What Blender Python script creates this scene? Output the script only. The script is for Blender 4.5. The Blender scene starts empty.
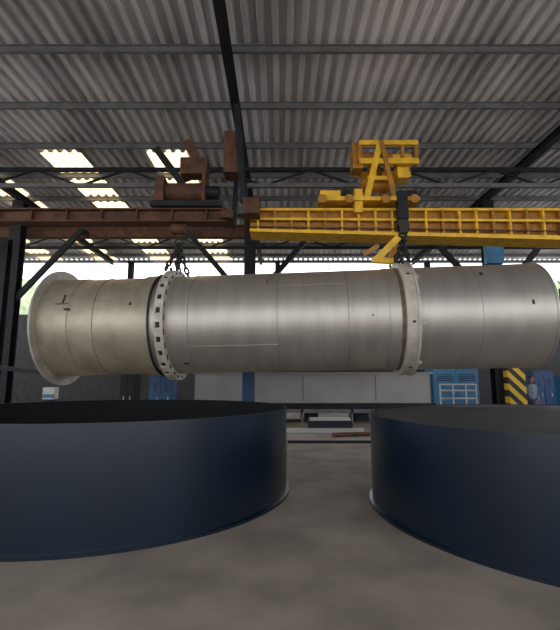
import bpy, math, random
from mathutils import Vector, Matrix
random.seed(4)
sc = bpy.context.scene
try:
    sc.view_settings.view_transform = 'Standard'
except Exception: pass

# ------------------------------------------------------------ materials
def mat(name, col, rough=0.6, metal=0.0, var=0.25, scale=3.0, col2=None, bump=0.0, stretch=(1,1,1), detail=5, spec=0.5):
    m = bpy.data.materials.new(name); m.use_nodes = True
    nt = m.node_tree; b = nt.nodes['Principled BSDF']
    tc = nt.nodes.new('ShaderNodeTexCoord'); mp = nt.nodes.new('ShaderNodeMapping')
    mp.inputs['Scale'].default_value = stretch
    nz = nt.nodes.new('ShaderNodeTexNoise'); nz.inputs['Scale'].default_value = scale; nz.inputs['Detail'].default_value = detail
    cr = nt.nodes.new('ShaderNodeValToRGB')
    if col2 is None: col2 = tuple(c*(1-var) for c in col)
    cr.color_ramp.elements[0].color = (*col2, 1); cr.color_ramp.elements[1].color = (*col, 1)
    cr.color_ramp.elements[0].position = 0.35; cr.color_ramp.elements[1].position = 0.65
    nt.links.new(tc.outputs['Object'], mp.inputs[0]); nt.links.new(mp.outputs[0], nz.inputs['Vector'])
    nt.links.new(nz.outputs['Fac'], cr.inputs[0]); nt.links.new(cr.outputs[0], b.inputs['Base Color'])
    b.inputs['Roughness'].default_value = rough; b.inputs['Metallic'].default_value = metal
    b.inputs['Specular IOR Level'].default_value = spec
    if bump:
        bp = nt.nodes.new('ShaderNodeBump'); bp.inputs['Strength'].default_value = bump; bp.inputs['Distance'].default_value = 0.02
        nt.links.new(nz.outputs['Fac'], bp.inputs['Height']); nt.links.new(bp.outputs[0], b.inputs['Normal'])
    return m

M_steel = mat('brushed_steel', (0.47,0.435,0.385), 0.46, 0.72, col2=(0.385,0.355,0.31), scale=1.6, stretch=(2.4,0.5,0.5), detail=9, bump=0.05)
M_steel2 = mat('drum_end_steel', (0.48,0.425,0.33), 0.50, 0.65, col2=(0.33,0.29,0.22), scale=1.5, stretch=(1.2,1,1), detail=9, bump=0.05)
M_steel3 = mat('brushed_steel_grey', (0.45,0.42,0.38), 0.44, 0.72, col2=(0.38,0.355,0.315), scale=1.6, stretch=(2,0.6,0.6), detail=9, bump=0.04)
M_weld = mat('weld_seam', (0.30,0.27,0.23), 0.55, 0.5)
M_flange = mat('flange_paint', (0.56,0.50,0.42), 0.55, 0.2, var=0.3, scale=4)
M_endfl = mat('end_flange_steel', (0.46,0.43,0.37), 0.55, 0.4, var=0.3, scale=3)
M_stain = mat('rust_stain', (0.20,0.16,0.12), 0.6, 0.4, var=0.4, scale=8)
M_darksteel = mat('dark_slot', (0.03,0.028,0.025), 0.6, 0.2)
M_beam = mat('dark_steel_paint', (0.012,0.014,0.020), 0.6, 0.0, var=0.4, spec=0.3)
M_purlin = mat('purlin_steel', (0.16,0.16,0.17), 0.6, 0.1, var=0.3)
M_roof = mat('corrugated_sheet', (0.74,0.73,0.76), 0.55, 0.0, var=0.5, scale=0.7, stretch=(1,0.3,1))
M_rust = mat('rusty_paint', (0.12,0.045,0.020), 0.7, 0.0, var=0.6, scale=4)
M_yellow = mat('crane_yellow', (0.86,0.49,0.02), 0.5, 0.0, var=0.3, scale=5)
M_orange = mat('crane_orange', (0.42,0.18,0.012), 0.55, 0.0, var=0.4, scale=5)
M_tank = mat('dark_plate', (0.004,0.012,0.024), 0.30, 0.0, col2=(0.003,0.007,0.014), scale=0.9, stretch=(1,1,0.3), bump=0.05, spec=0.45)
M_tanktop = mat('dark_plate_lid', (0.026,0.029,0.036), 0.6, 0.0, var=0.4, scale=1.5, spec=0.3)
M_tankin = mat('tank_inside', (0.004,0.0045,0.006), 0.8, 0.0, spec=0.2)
M_floor = mat('concrete', (0.28,0.235,0.195), 0.85, 0, var=0.4, scale=1.2, bump=0.2, detail=9)
M_ground = mat('earth', (0.45,0.42,0.34), 0.95, 0, var=0.3)
M_white = mat('offwhite_panel', (0.42,0.41,0.39), 0.6, 0.0, var=0.2, scale=0.8)
M_blue = mat('blue_paint', (0.015,0.08,0.22), 0.5, 0.0, var=0.4, scale=2)
M_blue2 = mat('light_blue_paint', (0.04,0.22,0.42), 0.5, 0.0, var=0.3, scale=2)
M_wall = mat('wall_sheet', (0.035,0.035,0.04), 0.7, 0.0, var=0.4)
M_green = mat('foliage', (0.38,0.45,0.28), 0.9, 0, var=0.4, scale=2)
M_chain = mat('chain_steel', (0.018,0.016,0.014), 0.6, 0.0)
M_red = mat('red_paint', (0.30,0.04,0.02), 0.6)
M_lampwhite = mat('white_enamel', (0.6,0.6,0.58), 0.4)
M_skin = mat('skin', (0.26,0.13,0.08), 0.6)
M_shirt = mat('work_shirt', (0.16,0.19,0.24), 0.85)
M_trouser = mat('work_trousers', (0.02,0.02,0.03), 0.85)
M_hair = mat('hair', (0.01,0.009,0.008), 0.7)
# skylight
M_sky = bpy.data.materials.new('fibreglass_skylight'); M_sky.use_nodes = True
nt = M_sky.node_tree; nt.nodes.clear()
o = nt.nodes.new('ShaderNodeOutputMaterial'); t = nt.nodes.new('ShaderNodeBsdfTranslucent'); t.inputs[0].default_value = (0.9,0.68,0.36,1)
tr = nt.nodes.new('ShaderNodeBsdfTransparent'); tr.inputs[0].default_value = (1,0.88,0.6,1)
mx = nt.nodes.new('ShaderNodeMixShader'); mx.inputs[0].default_value = 0.12
nt.links.new(t.outputs[0], mx.inputs[1]); nt.links.new(tr.outputs[0], mx.inputs[2]); nt.links.new(mx.outputs[0], o.inputs[0])
# hazard stripes
M_haz = bpy.data.materials.new('hazard_stripes'); M_haz.use_nodes = True
nt = M_haz.node_tree; b = nt.nodes['Principled BSDF']
tc = nt.nodes.new('ShaderNodeTexCoord'); sp = nt.nodes.new('ShaderNodeSeparateXYZ'); ad = nt.nodes.new('ShaderNodeMath'); ad.operation='ADD'
ml = nt.nodes.new('ShaderNodeMath'); ml.operation='MULTIPLY'; ml.inputs[1].default_value = 2.2
fr = nt.nodes.new('ShaderNodeMath'); fr.operation='FRACT'; gt = nt.nodes.new('ShaderNodeMath'); gt.operation='GREATER_THAN'; gt.inputs[1].default_value=0.5
mc = nt.nodes.new('ShaderNodeMix'); mc.data_type='RGBA'
mc.inputs[6].default_value=(0.015,0.015,0.015,1); mc.inputs[7].default_value=(0.70,0.46,0.02,1)
nt.links.new(tc.outputs['Object'], sp.inputs[0]); nt.links.new(sp.outputs['Z'], ad.inputs[0]); nt.links.new(sp.outputs['X'], ad.inputs[1])
nt.links.new(ad.outputs[0], ml.inputs[0]); nt.links.new(ml.outputs[0], fr.inputs[0]); nt.links.new(fr.outputs[0], gt.inputs[0])
nt.links.new(gt.outputs[0], mc.inputs[0]); nt.links.new(mc.outputs[2], b.inputs['Base Color']); b.inputs['Roughness'].default_value=0.6

# ------------------------------------------------------------ mesh builder
class MB:
    def __init__(s): s.v=[]; s.f=[]; s.m=[]; s.sm=[]; s.mats=[]
    def mi(s, m):
        if m not in s.mats: s.mats.append(m)
        return s.mats.index(m)
    def add(s, vs, fs, m, smooth=False):
        o=len(s.v); s.v += [tuple(v) for v in vs]; k=s.mi(m)
        for f in fs: s.f.append([i+o for i in f]); s.m.append(k); s.sm.append(smooth)
    def box(s, x0,x1,y0,y1,z0,z1,m):
        vs=[(x,y,z) for x in (x0,x1) for y in (y0,y1) for z in (z0,z1)]
        s.add(vs,[(0,1,3,2),(4,6,7,5),(0,4,5,1),(2,3,7,6),(0,2,6,4),(1,5,7,3)],m)
    def bar(s, a,b,w,h,m,up=(0,0,1)):
        a=Vector(a); b=Vector(b); d=(b-a).normalized(); up=Vector(up)
        if abs(d.dot(up))>0.98: up=Vector((0,1,0))
        r=d.cross(up).normalized(); u=r.cross(d).normalized(); vs=[]
        for p in (a,b):
            for i,j in ((-1,-1),(1,-1),(1,1),(-1,1)): vs.append(p+r*(i*w/2)+u*(j*h/2))
        s.add(vs,[(3,2,1,0),(4,5,6,7),(0,1,5,4),(1,2,6,5),(2,3,7,6),(3,0,4,7)],m)
    def ibeam(s,a,b,w,h,m,t=0.03,up=(0,0,1)):
        a=Vector(a); b=Vector(b); d=(b-a).normalized(); upv=Vector(up)
        if abs(d.dot(upv))>0.98: upv=Vector((0,1,0))
        r=d.cross(upv).normalized(); u=r.cross(d).normalized()
        s.bar(a,b,t,h-2*t,m,up); o=u*(h/2-t/2)
        s.bar(a+o,b+o,w,t,m,up); s.bar(a-o,b-o,w,t,m,up)
    def cyl(s,a,b,r,m,n=20,r2=None,caps=True):
        a=Vector(a); b=Vector(b); d=(b-a).normalized(); up=Vector((0,0,1))
        if abs(d.dot(up))>0.98: up=Vector((1,0,0))
        e=d.cross(up).normalized(); g=d.cross(e).normalized(); r2=r if r2 is None else r2; vs=[]
        for p,R in ((a,r),(b,r2)):
            for i in range(n):
                t=2*math.pi*i/n; vs.append(p+e*math.cos(t)*R+g*math.sin(t)*R)
        s.add(vs,[(i,(i+1)%n,n+(i+1)%n,n+i) for i in range(n)],m,True)
        if caps: s.add(vs,[list(range(n))[::-1],list(range(n,2*n))],m)
    def lathe(s,prof,m,n=128,axis='X',closed=False,center=(0,0,0)):
        vs=[]
        for (x,r) in prof:
            for i in range(n):
                t=2*math.pi*i/n; c,q=math.cos(t)*r,math.sin(t)*r
                v=(x,c,q) if axis=='X' else (c,q,x)
                vs.append(tuple(v[k]+center[k] for k in range(3)))
        k=len(prof); fs=[]
        for j in range(k if closed else k-1):
            j2=(j+1)%k
            for i in range(n):
                i2=(i+1)%n; fs.append((j*n+i,j*n+i2,j2*n+i2,j2*n+i))
        s.add(vs,fs,m,True)
    def torus(s,c,nrm,longd,R,r,m,L=0,n=10,k=6):
        c=Vector(c); N=Vector(nrm).normalized(); A=Vector(longd).normalized(); B=N.cross(A).normalized(); vs=[]
        for i in range(n):
            t=2*math.pi*i/n; off=A*(L/2 if math.cos(t)>0 else -L/2)
            rad=A*math.cos(t)+B*math.sin(t); p=c+rad*R+off
            for j in range(k):
                q=2*math.pi*j/k; vs.append(p+rad*math.cos(q)*r+N*math.sin(q)*r)
        fs=[(i*k+j,((i+1)%n)*k+j,((i+1)%n)*k+(j+1)%k,i*k+(j+1)%k) for i in range(n) for j in range(k)]
        s.add(vs,fs,m,True)
    def chain(s,pts,m,link=0.13,r=0.016):
        alt=0
        for a,b in zip(pts[:-1],pts[1:]):
            a=Vector(a); b=Vector(b); d=b-a; L=d.length; d.normalize()
            n=max(1,round(L/link)); up=Vector((0,1,0)) if abs(d.y)<0.9 else Vector((1,0,0))
            e=d.cross(up).normalized(); g=d.cross(e).normalized()
            for i in range(n):
                c=a+d*(L*(i+0.5)/n); s.torus(c,e if alt%2 else g,d,link*0.33,r,m,L=link*0.5); alt+=1
    def obj(s,name,loc=(0,0,0),mw=None,sharp=35):
        me=bpy.data.meshes.new(name+'_mesh'); me.from_pydata(s.v,[],s.f)
        for m in s.mats: me.materials.append(m)
        for p,k,q in zip(me.polygons,s.m,s.sm): p.material_index=k; p.use_smooth=q
        me.update()
        try: me.set_sharp_from_angle(angle=math.radians(sharp))
        except Exception: pass
        ob=bpy.data.objects.new(name,me); sc.collection.objects.link(ob)
        if mw is not None: ob.matrix_world=mw
        else: ob.location=loc
        return ob

# ------------------------------------------------------------ building shell
RZ=9.0; YB=26.0
m=MB(); m.box(-24,24,-14,YB+0.5,-0.2,0,M_floor); m.obj('floor')
m=MB(); m.box(-80,80,YB+0.5,90,-0.25,-0.05,M_ground); m.box(-80,80,-60,-14,-0.25,-0.05,M_ground); m.obj('ground_outside')

m=MB()
x=-20.0; pitch=0.31; prof=[]
while x<20:
    prof += [(x,0),(x+pitch*0.35,0),(x+pitch*0.5,0.10),(x+pitch*0.85,0.10)]; x+=pitch
pur=[ -7.4+2.0*i for i in range(17)]+[YB]
segs=[]
for i in range(len(pur)-1):
    segs += [(pur[i],pur[i]+0.6,False),(pur[i]+0.6,pur[i+1],True)]
def strip(xc): return any(abs(xc-s)<0.66 for s in (-14.2,-10.7,-7.25,-3.75))
vs=[]
rows=sorted(set([a for a,b,c in segs]+[b for a,b,c in segs])); n=len(prof)
for y in rows:
    for (px,pz) in prof: vs.append((px,y,RZ+pz))
fr_=[];fs_=[]
for j in range(len(rows)-1):
    sk=[c for a,b,c in segs if abs(a-rows[j])<1e-4][0]
    for i in range(n-1):
        xc=(prof[i][0]+prof[i+1][0])/2
        f=(j*n+i,j*n+i+1,(j+1)*n+i+1,(j+1)*n+i)
        (fs_ if (sk and rows[j]>12 and strip(xc)) else fr_).append(f)
m.add(vs,fr_,M_roof); m.add(vs,fs_,M_sky); m.obj('ceiling')

m=MB()
for y in pur[1:]:
    m.ibeam((-20,y,RZ-0.10),(20,y,RZ-0.10),0.08,0.18,M_purlin,t=0.02)
m.obj('roof_purlins')
COLX=(-10.15,-1.15,8.05)
def truss(name,X):
    m=MB(); 
    m.ibeam((X,-7.5,RZ-0.35),(X,YB-0.6,RZ-0.35),0.2,0.26,M_beam)
    return m.obj(name)
for i,X in enumerate(COLX): truss('roof_rafter' ,X)
def latt(Y,z0,z1,mt,mt0):
    m=MB()
    m.bar((-20,Y,z0),(20,Y,z0),0.12,0.13,mt0); m.bar((-20,Y,z1),(20,Y,z1),0.12,0.12,mt)
    x=-20; k=0
    while x<20:
        m.bar((x,Y,z0 if k%2 else z1),(x+1.5,Y,z1 if k%2 else z0),0.06,0.06,mt); x+=1.5;k+=1
    return m.obj('roof_truss')
latt(13.2,7.85,8.4,M_beam,M_purlin)
latt(20.0,7.9,8.45,M_beam,M_beam)

m=MB(); m.ibeam((-20,16.5,7.45),(20,16.5,7.45),0.3,0.5,M_rust); 
m.bar((-12.5,16.4,8.1),(12.5,16.4,8.1),0.08,0.12,M_beam)
m.obj('longitudinal_beam')
for X in COLX:
    m=MB()
    m.ibeam((X,16,0.0),(X,16,RZ-0.5),0.42,0.42,M_beam,up=(0,1,0))
    m.box(X-0.35,X+0.35,15.7,16.3,0,0.05,M_beam)
    for sgn in (-1,1):
        m.bar((X+sgn*0.15,15.95,4.6),(X+sgn*2.5,15.95,7.35),0.14,0.2,M_beam)
        m.bar((X+sgn*2.5,15.95,7.3),(X+sgn*2.5,16.4,7.3),0.14,0.2,M_beam)
    if X>5:
        m.box(X+0.02,X+0.62,15.35,15.7,0,2.05,M_haz)
        m.box(X-0.33,X+0.3,15.5,15.78,5.9,7.1,M_blue2)
    if -3<X<0:
        m.box(X-0.2,X+0.2,15.55,15.78,0,1.9,M_blue)
    m.obj('steel_column')
for X in COLX:
    m=MB(); m.ibeam((X+1,YB-0.3,0),(X+1,YB-0.3,RZ-0.2),0.3,0.3,M_beam,up=(0,1,0)); m.obj('steel_column')

def corr_wall(name,a,b,z0,z1,mt,pitch=0.35):
    m=MB(); a=Vector(a); b=Vector(b); d=(b-a); L=d.length; d.normalize(); nn=Vector((-d.y,d.x,0)); vs=[];k=int(L/pitch*2)
    for i in range(k+1):
        p=a+d*(L*i/k)+nn*(0.05*(i%2)); vs+= [(p.x,p.y,z0),(p.x,p.y,z1)]
    m.add(vs,[(2*i,2*i+2,2*i+3,2*i+1) for i in range(k)],mt); return m.obj(name)
corr_wall('wall_back',(-20,YB+0.2,0),(20,YB+0.2,0),0,5.6,M_wall)
corr_wall('wall_left',(-20,-8,0),(-20,YB+0.2,0),0,3.0,M_wall)
corr_wall('wall_right',(20,YB+0.2,0),(20,-8,0),0,3.0,M_wall)

m=MB()
for i in range(46):
    cx=-42+84*i/45+random.uniform(-1,1); cz=random.uniform(4.0,8.5); cy=random.uniform(38,46); R=random.uniform(2.2,3.4)
    n1,n2=9,12; vs=[]
    for a in range(n1+1):
        for b_ in range(n2):
            th=math.pi*a/n1; ph=2*math.pi*b_/n2; rr=R*random.uniform(0.75,1.2)
            vs.append((cx+rr*math.sin(th)*math.cos(ph),cy+rr*math.sin(th)*math.sin(ph),cz+rr*math.cos(th)))
    m.add(vs,[(a*n2+b_,a*n2+(b_+1)%n2,(a+1)*n2+(b_+1)%n2,(a+1)*n2+b_) for a in range(n1) for b_ in range(n2)],M_green)
    m.cyl((cx,cy,-0.05),(cx,cy,cz),0.25,M_rust,8)
m.obj('tree_line')

# ------------------------------------------------------------ rotary drum
A=Vector((-5.5,10.9,2.91)); B=Vector((5.90,9.99,3.10)); L=(B-A).length
ex=(B-A).normalized(); ey=Vector((0,0,1)).cross(ex).normalized(); ez=ex.cross(ey)
MW=Matrix((( ex.x,ey.x,ez.x,A.x),(ex.y,ey.y,ez.y,A.y),(ex.z,ey.z,ez.z,A.z),(0,0,0,1)))
m=MB(); R=1.2
def ring(x0,x1,r0,r1,mt): m.lathe([(x0,r0),(x0,r1),(x1,r1),(x1,r0)],mt,closed=True)
ring(0.05,2.62,R-0.03,R-0.005,M_steel2)
ring(2.62,8.6,R-0.03,R,M_steel)
ring(8.6,L,R-0.03,R+0.015,M_steel3)
ring(L-0.05,L,R-0.08,R+0.03,M_steel3)
ring(0.0,0.05,R-0.06,1.44,M_endfl)
m.lathe([(0.05,R+0.02),(0.75,R+0.02),(0.77,R-0.01)],M_steel2)
for x in (1.35,3.55,5.55,7.1,9.9):
    m.lathe([(x-0.010,R-0.01),(x-0.005,R+(0.02 if x>9 else 0.010)),(x+0.005,R+(0.02 if x>9 else 0.010)),(x+0.010,R-0.01)],M_weld)
for x0,x1,t in ((3.06,3.55,0.35),(3.55,5.55,-0.55),(5.55,7.1,0.62),(7.1,8.3,-0.3),(8.9,9.9,0.45),(1.35,2.4,0.4)):
    y=-math.cos(t)*(R); z=math.sin(t)*R; m.bar((x0,y,z),(x1,y,z),0.010,0.012,M_weld)
ring(2.34,2.66,R-0.03,R+0.035,M_steel2)
ring(2.64,2.67,R-0.03,R+0.07,M_darksteel)
ring(2.84,2.88,R-0.02,1.36,M_flange)
ring(2.98,3.04,R-0.02,1.36,M_flange)
ring(2.88,2.98,R-0.02,1.31,M_darksteel)
NB=26
for i in range(NB):
    t=2*math.pi*i/NB; c,s_=math.cos(t),math.sin(t); c2,s2=-s_,c
    m.bar((3.038,c*1.285-c2*0.065,s_*1.285-s2*0.065),(3.038,c*1.285+c2*0.065,s_*1.285+s2*0.065),0.02,0.055,M_darksteel,up=(0,c,s_))
    m.bar((2.93,c*1.345-c2*0.10,s_*1.345-s2*0.10),(2.93,c*1.345+c2*0.10,s_*1.345+s2*0.10),0.11,0.025,M_flange,up=(0,c,s_))
# riding ring
ring(8.30,8.34,R-0.02,1.35,M_flange)
ring(8.34,8.54,R-0.02,1.325,M_flange)
ring(8.54,8.60,R-0.02,1.35,M_flange)
ring(8.22,8.30,R-0.02,R+0.02,M_stain)
ring(7.98,8.22,R-0.02,R+0.02,M_steel)
for i in range(7):
    t=2*math.pi*(i+0.7)/7; c,s_=math.cos(t),math.sin(t)
    m.bar((8.60,c*1.25,s_*1.25),(8.70,c*1.235,s_*1.235),0.12,0.06,M_flange,up=(0,c,s_))
    m.bar((8.41,c*1.327,s_*1.327),(8.48,c*1.327,s_*1.327),0.05,0.01,M_darksteel,up=(0,c,s_))
def lug(x,t,w,h,mt=M_darksteel):
    c,s_=-math.cos(t),math.sin(t); m.bar((x,c*(R+0.018),s_*(R+0.018)),(x+w,c*(R+0.018),s_*(R+0.018)),h,0.03,mt,up=(0,c,s_))
lug(0.60,0.45,0.04,0.22); lug(0.68,0.22,0.14,0.05); lug(0.45,0.34,0.30,0.03,M_stain); lug(2.2,0.3,0.04,0.06); lug(10.0,0.75,0.07,0.07)
lug(10.9,0.1,0.04,0.10); lug(7.6,-0.05,0.03,0.03,M_red); lug(3.35,-0.95,0.12,0.03); lug(5.3,0.75,0.02,0.08)
for x,r in ((2.93,1.36),(8.45,1.35)):
    for t in (68,112):
        c,s_=-math.cos(math.radians(t)),math.sin(math.radians(t))
        m.bar((x,c*(r-0.05),s_*(r-0.05)),(x,c*(r+0.08),s_*(r+0.08)),0.03,0.12,M_darksteel,up=(0,-s_,c))
drum=m.obj('rotary_drum_shell',mw=MW)

def local(p): return tuple(MW@Vector(p))
def sling(name,x,r,top):
    mb=MB()
    for dx in (-0.14,0.14):
      for t in (68,112):
        t=math.radians(t); mb.chain([top,local((x+dx,-math.cos(t)*(r+0.04),math.sin(t)*(r+0.04)))],M_chain,0.15,0.028)
    mb.torus(top,(0,1,0),(0,0,1),0.09,0.03,M_chain)
    return mb.obj(name)
topL=(-2.60,10.67,5.0); topR=(3.02,10.22,5.0)
sling('lifting_chain',2.93,1.36,topL)
sling('lifting_chain',8.45,1.35,topR)

# ------------------------------------------------------------ yellow overhead crane
Y0=10.3
m=MB()
xa,xb=-0.75,10.0
def girder(y0,y1,za0,za1,zb0,zb1,mt):
    vs=[(xa,y0,za0),(xb,y0,zb0),(xb,y0,zb1),(xa,y0,za1),(xa,y1,za0),(xb,y1,zb0),(xb,y1,zb1),(xa,y1,za1)]
    m.add(vs,[(0,1,2,3),(7,6,5,4),(0,4,5,1),(3,2,6,7),(0,3,7,4),(1,5,6,2)],mt)
girder(Y0+0.1,Y0+0.45,5.30,5.82,5.04,5.82,M_orange)
girder(Y0-0.12,Y0+0.55,5.23,5.30,4.93,5.05,M_yellow)
girder(Y0-0.05,Y0+0.55,5.80,5.86,5.80,5.86,M_yellow)
girder(Y0-0.06,Y0+0.0,5.55,5.61,5.48,5.54,M_yellow)
girder(Y0-0.06,Y0+0.0,5.36,5.39,5.20,5.23,M_rust)
x=xa+0.2
while x<xb:
    zb=5.26-(x-xa)/(xb-xa)*0.25
    m.bar((x,Y0+0.02,zb),(x,Y0+0.02,5.82),0.05,0.14,M_yellow if int(x*3)%3 else M_orange); x+=0.42
m.bar((xa,Y0+0.2,5.92),(xb,Y0+0.2,5.92),0.06,0.08,M_rust)
m.box(xa-0.15,xa+0.25,Y0-0.5,Y0+0.9,5.55,5.95,M_rust)
m.box(xb-0.1,xb+0.25,Y0-0.8,Y0+1.2,5.45,5.85,M_yellow)
for yy in (Y0-0.3,Y0+0.8):
    m.bar((xa-0.15,yy,5.9),(-1.1,yy,8.5),0.14,0.14,M_beam)
    m.bar((8.05,yy,5.85),(8.05,yy,8.5),0.12,0.12,M_beam)
m.box(-1.4,-1.0,Y0-0.3,Y0+0.2,6.7,7.8,M_rust)
# trolley
m.box(0.95,3.45,Y0-0.25,Y0+0.65,5.98,6.08,M_yellow)
for xx in (1.05,1.7,2.6,3.3):
    m.cyl((xx,Y0-0.32,6.0),(xx,Y0-0.22,6.0),0.11,M_orange,16)
m.box(1.0,1.5,Y0-0.2,Y0+0.5,6.08,6.26,M_yellow)
m.box(1.62,1.72,Y0-0.2,Y0+0.4,6.08,6.3,M_beam)
m.box(1.85,2.05,Y0-0.2,Y0+0.4,5.7,6.3,M_yellow)
for yy in (Y0-0.15,Y0+0.55):
    m.bar((2.15,yy,6.05),(2.55,yy,7.6),0.12,0.15,M_yellow); m.bar((2.85,yy,6.05),(2.55,yy,7.6),0.12,0.15,M_orange)
    m.bar((2.2,yy,6.6),(2.8,yy,6.6),0.08,0.1,M_yellow)
    m.bar((2.0,yy,7.05),(3.5,yy,7.05),0.1,0.14,M_yellow)
    m.bar((2.0,yy,7.55),(3.5,yy,7.55),0.1,0.12,M_yellow)
    for xx in (2.0,2.6,3.1,3.45): m.bar((xx,yy,7.05),(xx,yy,7.55),0.08,0.08,M_orange)
m.cyl((2.05,Y0+0.2,7.3),(2.9,Y0+0.2,7.3),0.17,M_orange,24)
m.cyl((2.9,Y0+0.2,7.3),(3.4,Y0+0.2,7.3),0.14,M_yellow,24)
m.cyl((2.1,Y0+0.2,6.6),(2.9,Y0+0.2,6.6),0.18,M_orange,24)
m.box(3.0,3.3,Y0,Y0+0.4,6.7,7.05,M_yellow)
m.box(1.85,2.1,Y0-0.1,Y0+0.3,6.9,7.6,M_orange)
m.cyl((3.1,Y0+0.2,6.3),(3.5,Y0+0.2,6.3),0.13,M_beam,16)
m.box(2.88,3.14,Y0-0.3,Y0-0.14,5.5,6.2,M_beam)
for xx in (2.95,3.03,3.11):
    m.cyl((xx,Y0-0.2,5.4),(xx,Y0-0.2,6.0),0.014,M_chain,6)
m.cyl((3.02,Y0-0.24,5.40),(3.02,Y0-0.10,5.40),0.14,M_chain,20)
m.box(2.92,3.12,Y0-0.26,Y0-0.08,5.15,5.42,M_chain)
m.torus((3.02,Y0-0.15,5.1),(0,1,0),(0,0,1),0.09,0.03,M_chain)
m.bar((2.9,Y0-0.15,5.05),(2.35,Y0-0.15,4.50),0.14,0.16,M_yellow)
m.bar((2.25,Y0-0.15,4.48),(2.75,Y0-0.15,4.46),0.12,0.13,M_yellow)
m.bar((2.9,Y0-0.15,4.85),(2.62,Y0-0.15,4.50),0.1,0.12,M_orange)
m.bar((2.05,Y0-0.15,4.62),(2.4,Y0-0.15,4.85),0.1,0.10,M_orange)
m.obj('overhead_crane')

m=MB(); Y1=10.67
m.ibeam((-10.4,Y1,5.80),(-1.35,Y1,5.80),0.3,0.36,M_rust,t=0.04)
x=-10
while x<-1.5: m.box(x,x+0.03,Y1-0.15,Y1+0.15,5.64,5.96,M_rust); x+=0.9
m.box(-3.3,-1.5,Y1-0.3,Y1+0.3,5.98,6.12,M_beam)
m.cyl((-2.95,Y1,6.45),(-1.95,Y1,6.45),0.25,M_rust,24); m.cyl((-1.95,Y1,6.45),(-1.6,Y1,6.45),0.18,M_beam,20)
m.box(-3.2,-2.98,Y1-0.3,Y1+0.3,6.1,6.8,M_rust); m.box(-2.0,-1.92,Y1-0.3,Y1+0.3,6.1,6.9,M_rust)
m.bar((-3.3,Y1,7.7),(-2.5,Y1,6.6),0.12,0.18,M_beam); m.bar((-2.0,Y1,7.0),(-2.5,Y1,7.9),0.14,0.2,M_rust)
m.box(-2.6,-1.9,Y1-0.2,Y1+0.2,6.9,7.35,M_rust)
m.bar((-9.5,Y1,5.95),(-9.5,Y1,8.9),0.14,0.14,M_beam)
m.bar((-1.25,Y1+0.5,5.8),(-1.15,Y1+0.5,8.5),0.12,0.12,M_beam); m.box(-1.5,-1.2,Y1-0.2,Y1+0.6,5.7,5.9,M_rust)
for sx in (-0.12,0.12): m.bar((-2.60+sx,Y1,5.65),(-2.60+sx,Y1,5.2),0.05,0.05,M_beam)
m.cyl((-2.78,Y1-0.1,5.42),(-2.42,Y1-0.1,5.42),0.13,M_rust,18)
m.torus((-2.60,Y1,5.1),(0,1,0),(0,0,1),0.10,0.03,M_chain)
m.obj('overhead_crane')

# ------------------------------------------------------------ foreground shells
def shell(name,cx,cy,R,h,lid):
    m=MB()
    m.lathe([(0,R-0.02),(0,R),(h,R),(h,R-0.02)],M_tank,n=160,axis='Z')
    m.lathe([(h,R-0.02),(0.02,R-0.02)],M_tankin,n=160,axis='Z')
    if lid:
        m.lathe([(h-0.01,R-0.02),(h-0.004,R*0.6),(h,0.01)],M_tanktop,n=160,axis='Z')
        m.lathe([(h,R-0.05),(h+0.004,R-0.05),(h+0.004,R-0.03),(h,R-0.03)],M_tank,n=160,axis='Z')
    for t in (-1.2,1.9):
        m.bar((math.cos(t)*R,math.sin(t)*R,0),(math.cos(t)*R,math.sin(t)*R,h),0.02,0.01,M_tank,up=(math.cos(t),math.sin(t),0))
    m.lathe([(0,R),(0,R+0.04),(0.03,R+0.04),(0.03,R)],M_tank,n=160,axis='Z')
    return m.obj(name,loc=(cx,cy,0))
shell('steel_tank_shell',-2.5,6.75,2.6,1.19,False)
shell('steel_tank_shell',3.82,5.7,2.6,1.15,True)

# ------------------------------------------------------------ machines in background
m=MB()
m.box(-3.4,6.0,17.4,18.6,0.70,1.85,M_white)
for x in (0.9,3.8): m.box(x,x+0.03,17.38,17.4,0.8,1.8,M_purlin)
m.box(-3.5,6.1,17.3,18.7,1.85,1.91,M_white)
m.box(-3.5,6.1,17.1,18.7,0.42,0.70,M_beam)
for x in (-3,-1,1,3,5): m.box(x,x+0.5,17.3,18.5,0,0.42,M_beam)
m.box(-3.4,6.0,16.7,16.8,0.36,0.50,M_purlin)
for x in (-3,-1.1,0.8,2.7,4.6): m.box(x,x+0.08,16.7,17.3,0,0.50,M_purlin)
m.obj('plate_working_machine')
m=MB()
m.box(0.0,2.6,13.6,13.8,0,0.12,M_white); m.box(0.2,3.0,11.4,11.5,0,0.06,M_beam)
m.box(0.9,2.3,14.0,14.4,0,0.32,M_beam); m.box(0.95,2.25,14.05,14.35,0.32,0.40,M_white)
m.cyl((1.5,12.6,0.06),(2.9,12.9,0.06),0.06,M_rust,10)
m.obj('steel_offcuts')
def cabinet(name,x0,x1,y0,y1,h,mt):
    m=MB(); m.box(x0,x1,y0,y1,0.08,h,mt); m.box(x0+0.05,x1-0.05,y0+0.05,y1-0.05,0,0.08,M_beam)
    m.box(x0-0.03,x1+0.03,y0-0.03,y1+0.03,h,h+0.04,mt)
    xm=(x0+x1)/2
    for a,b_ in ((x0+0.05,xm-0.02),(xm+0.02,x1-0.05)):
        m.box(a,b_,y0-0.02,y0,0.15,h-0.08,mt)
        for k in range(4): m.box(a+0.1,b_-0.1,y0-0.03,y0-0.018,h-0.3-k*0.08,h-0.27-k*0.08,M_beam)
        m.box(b_-0.1,b_-0.07,y0-0.05,y0-0.02,h*0.5,h*0.5+0.15,M_lampwhite)
    m.obj(name)
cabinet('machine_cabinet',6.4,8.3,18.2,19.2,2.1,M_blue2)
cabinet('machine_cabinet',9.9,10.7,17.0,17.9,1.9,M_blue)
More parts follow.
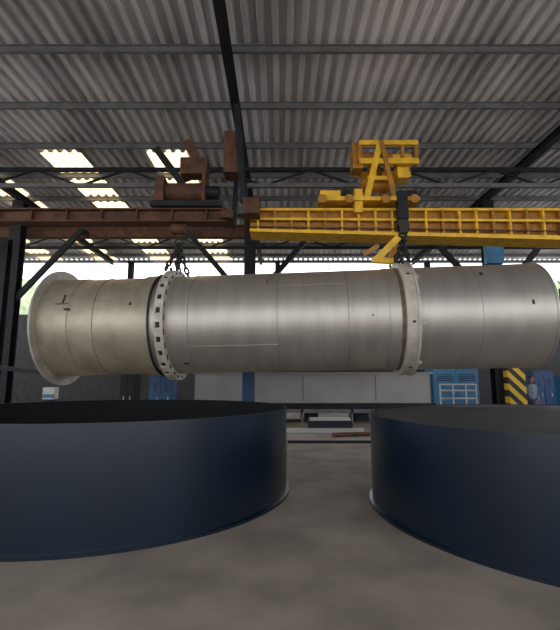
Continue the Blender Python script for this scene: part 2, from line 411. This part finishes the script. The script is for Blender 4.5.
cabinet('machine_cabinet',11.2,12.6,17.2,18.2,1.7,M_blue2)
cabinet('machine_cabinet',-4.5,-3.7,15.0,15.7,1.75,M_blue)
cabinet('machine_cabinet',-5.5,-5.0,15.0,15.6,1.8,M_beam)
m=MB()
for x in (6.2,6.7,7.2,7.6): m.cyl((x,16.9,0),(x,16.9,1.45),0.03,M_lampwhite,8)
for z in (0.9,1.2,1.43): m.cyl((6.2,16.9,z),(7.6,16.9,z),0.03,M_lampwhite,8)
m.obj('guard_rail')
m=MB()
for gx in (11.0,11.4):
    m.cyl((gx,15.5,0),(gx,15.5,1.5),0.16,M_red,16); m.cyl((gx,15.5,1.5),(gx,15.5,1.7),0.16,M_red,16,r2=0.05); m.cyl((gx,15.5,1.7),(gx,15.5,1.85),0.04,M_chain,8)
m.obj('gas_cylinder_pair')
m=MB(); m.ibeam((9.35,13.9,0),(9.35,13.9,4.6),0.2,0.2,M_red,up=(0,1,0)); m.box(9.15,9.55,13.7,14.1,0,0.04,M_red)
m.bar((9.35,13.9,4.5),(11.5,13.9,4.5),0.16,0.2,M_red)
m.obj('jib_crane_post')
m=MB(); m.box(-8.1,-7.7,14.9,15.2,0.95,1.35,M_lampwhite); m.box(-8.0,-7.8,15.0,15.1,0,0.95,M_beam); m.box(-8.1,-7.7,14.88,14.9,1.0,1.12,M_blue2)
m.obj('junction_box')
m=MB()
m.ibeam((-8.6,13.0,0),(-8.6,13.0,6.0),0.3,0.3,M_beam,up=(0,1,0))
m.bar((-8.6,12.8,2.0),(-6.4,12.8,1.75),0.1,0.12,M_beam)
m.box(-8.62,-8.45,12.7,12.85,1.7,1.85,M_lampwhite)
m.obj('support_post')

# ------------------------------------------------------------ worker standing in the background
def skinned(name,verts,edges,radii,mt,parent=None,lv=2,root=0):
    me=bpy.data.meshes.new(name+'_mesh'); me.from_pydata(verts,edges,[]); me.materials.append(mt)
    ob=bpy.data.objects.new(name,me); sc.collection.objects.link(ob)
    md=ob.modifiers.new('skin','SKIN'); md.use_smooth_shade=True
    for i,r in enumerate(radii):
        r=r if isinstance(r,tuple) else (r,r)
        me.skin_vertices[0].data[i].radius=r
    me.skin_vertices[0].data[root].use_root=True
    sb=ob.modifiers.new('sub','SUBSURF'); sb.levels=lv; sb.render_levels=lv
    if parent: ob.parent=parent
    return ob
wk=bpy.data.objects.new('worker',None); sc.collection.objects.link(wk)
skinned('shirt',[(0,0,0.95),(0,0,1.10),(0,0,1.28),(0,0,1.42),(-0.18,0,1.40),(-0.25,-0.02,1.15),(-0.20,-0.16,1.0),(0.18,0,1.40),(0.26,0.01,1.14),(0.25,-0.08,0.93),(0,0,1.48)],
 [(0,1),(1,2),(2,3),(3,4),(4,5),(5,6),(3,7),(7,8),(8,9),(3,10)],[(0.16,0.11),(0.15,0.11),(0.17,0.12),(0.13,0.09),0.075,0.055,0.045,0.075,0.055,0.045,0.06],M_shirt,wk)
skinned('trousers',[(0,0,0.95),(0,0,0.86),(-0.10,0,0.80),(-0.12,-0.01,0.47),(-0.13,0.02,0.10),(0.10,0,0.80),(0.12,-0.01,0.47),(0.14,0.02,0.10)],
 [(0,1),(1,2),(2,3),(3,4),(1,5),(5,6),(6,7)],[(0.155,0.11),(0.15,0.11),0.09,0.065,0.055,0.09,0.065,0.055],M_trouser,wk)
skinned('boots',[(-0.13,0.04,0.06),(-0.14,-0.14,0.045)],[(0,1)],[0.055,0.045],M_darksteel,wk)
skinned('boots_2',[(0.14,0.04,0.06),(0.15,-0.14,0.045)],[(0,1)],[0.055,0.045],M_darksteel,wk)
skinned('head',[(0,0,1.48),(0,0,1.54),(0,-0.01,1.61),(0,0,1.70)],[(0,1),(1,2),(2,3)],[0.05,0.055,(0.078,0.095),(0.075,0.09)],M_skin,wk)
skinned('nose',[(0,-0.10,1.645),(0,-0.118,1.615)],[(0,1)],[0.010,0.014],M_skin,wk,1)
for sx,nm in ((-1,'ear_1'),(1,'ear_2')): skinned(nm,[(sx*0.08,0,1.64),(sx*0.085,0.005,1.60)],[(0,1)],[0.014,0.012],M_skin,wk,1)
def hand(nm,c,sx):
    vs=[(c[0],c[1],c[2]),(c[0],c[1]-0.01,c[2]-0.07)]; ed=[(0,1)]; ra=[(0.03,0.02),(0.036,0.018)]
    for k,l in enumerate((0.06,0.075,0.08,0.065)):
        i=len(vs); ox=(k-1.5)*0.02
        vs+=[(c[0]+ox*0.3,c[1]+ox-0.01,c[2]-0.10),(c[0]+ox*0.3-sx*0.012,c[1]+ox-0.012,c[2]-0.10-l)]; ed+=[(1,i),(i,i+1)]; ra+=[0.010,0.008]
    i=len(vs); vs+=[(c[0]-sx*0.02,c[1]-0.045,c[2]-0.07),(c[0]-sx*0.03,c[1]-0.055,c[2]-0.11)]; ed+=[(0,i),(i,i+1)]; ra+=[0.012,0.009]
    skinned(nm,vs,ed,ra,M_skin,wk,1)
hand('hand_1',(-0.20,-0.19,0.97),-1); hand('hand_2',(0.25,-0.09,0.90),1)
skinned('hair',[(0,0.035,1.62),(0,0.02,1.70),(0,-0.02,1.735)],[(0,1),(1,2)],[(0.08,0.07),(0.088,0.085),(0.07,0.06)],M_hair,wk)
mb=MB()
for sx in (-0.03,0.03): mb.box(sx-0.012,sx+0.012,-0.105,-0.095,1.638,1.65,M_darksteel)
mb.box(-0.025,0.025,-0.105,-0.09,1.575,1.583,M_red)
ob=mb.obj('face_features'); ob.parent=wk
wk.location=(8.2,14.2,0); wk.rotation_euler=(0,0,math.radians(35))

# ------------------------------------------------------------ light
w=bpy.data.worlds.new('World'); sc.world=w; w.use_nodes=True
bg=w.node_tree.nodes['Background']; bg.inputs[0].default_value=(0.92,0.95,1.0,1); bg.inputs[1].default_value=3.0
s=bpy.data.lights.new('sun','SUN'); s.energy=3; s.angle=math.radians(2); s.color=(1,0.93,0.8)
so=bpy.data.objects.new('sun',s); so.rotation_euler=(math.radians(12),math.radians(8),0); sc.collection.objects.link(so)

# ------------------------------------------------------------ camera
cam=bpy.data.cameras.new('camera'); cam.sensor_fit='HORIZONTAL'; cam.sensor_width=36; cam.lens=36*430/560
co=bpy.data.objects.new('camera',cam); co.location=(0,0,1.6); co.rotation_euler=(math.radians(90+8.6),0,0)
sc.collection.objects.link(co); sc.camera=co
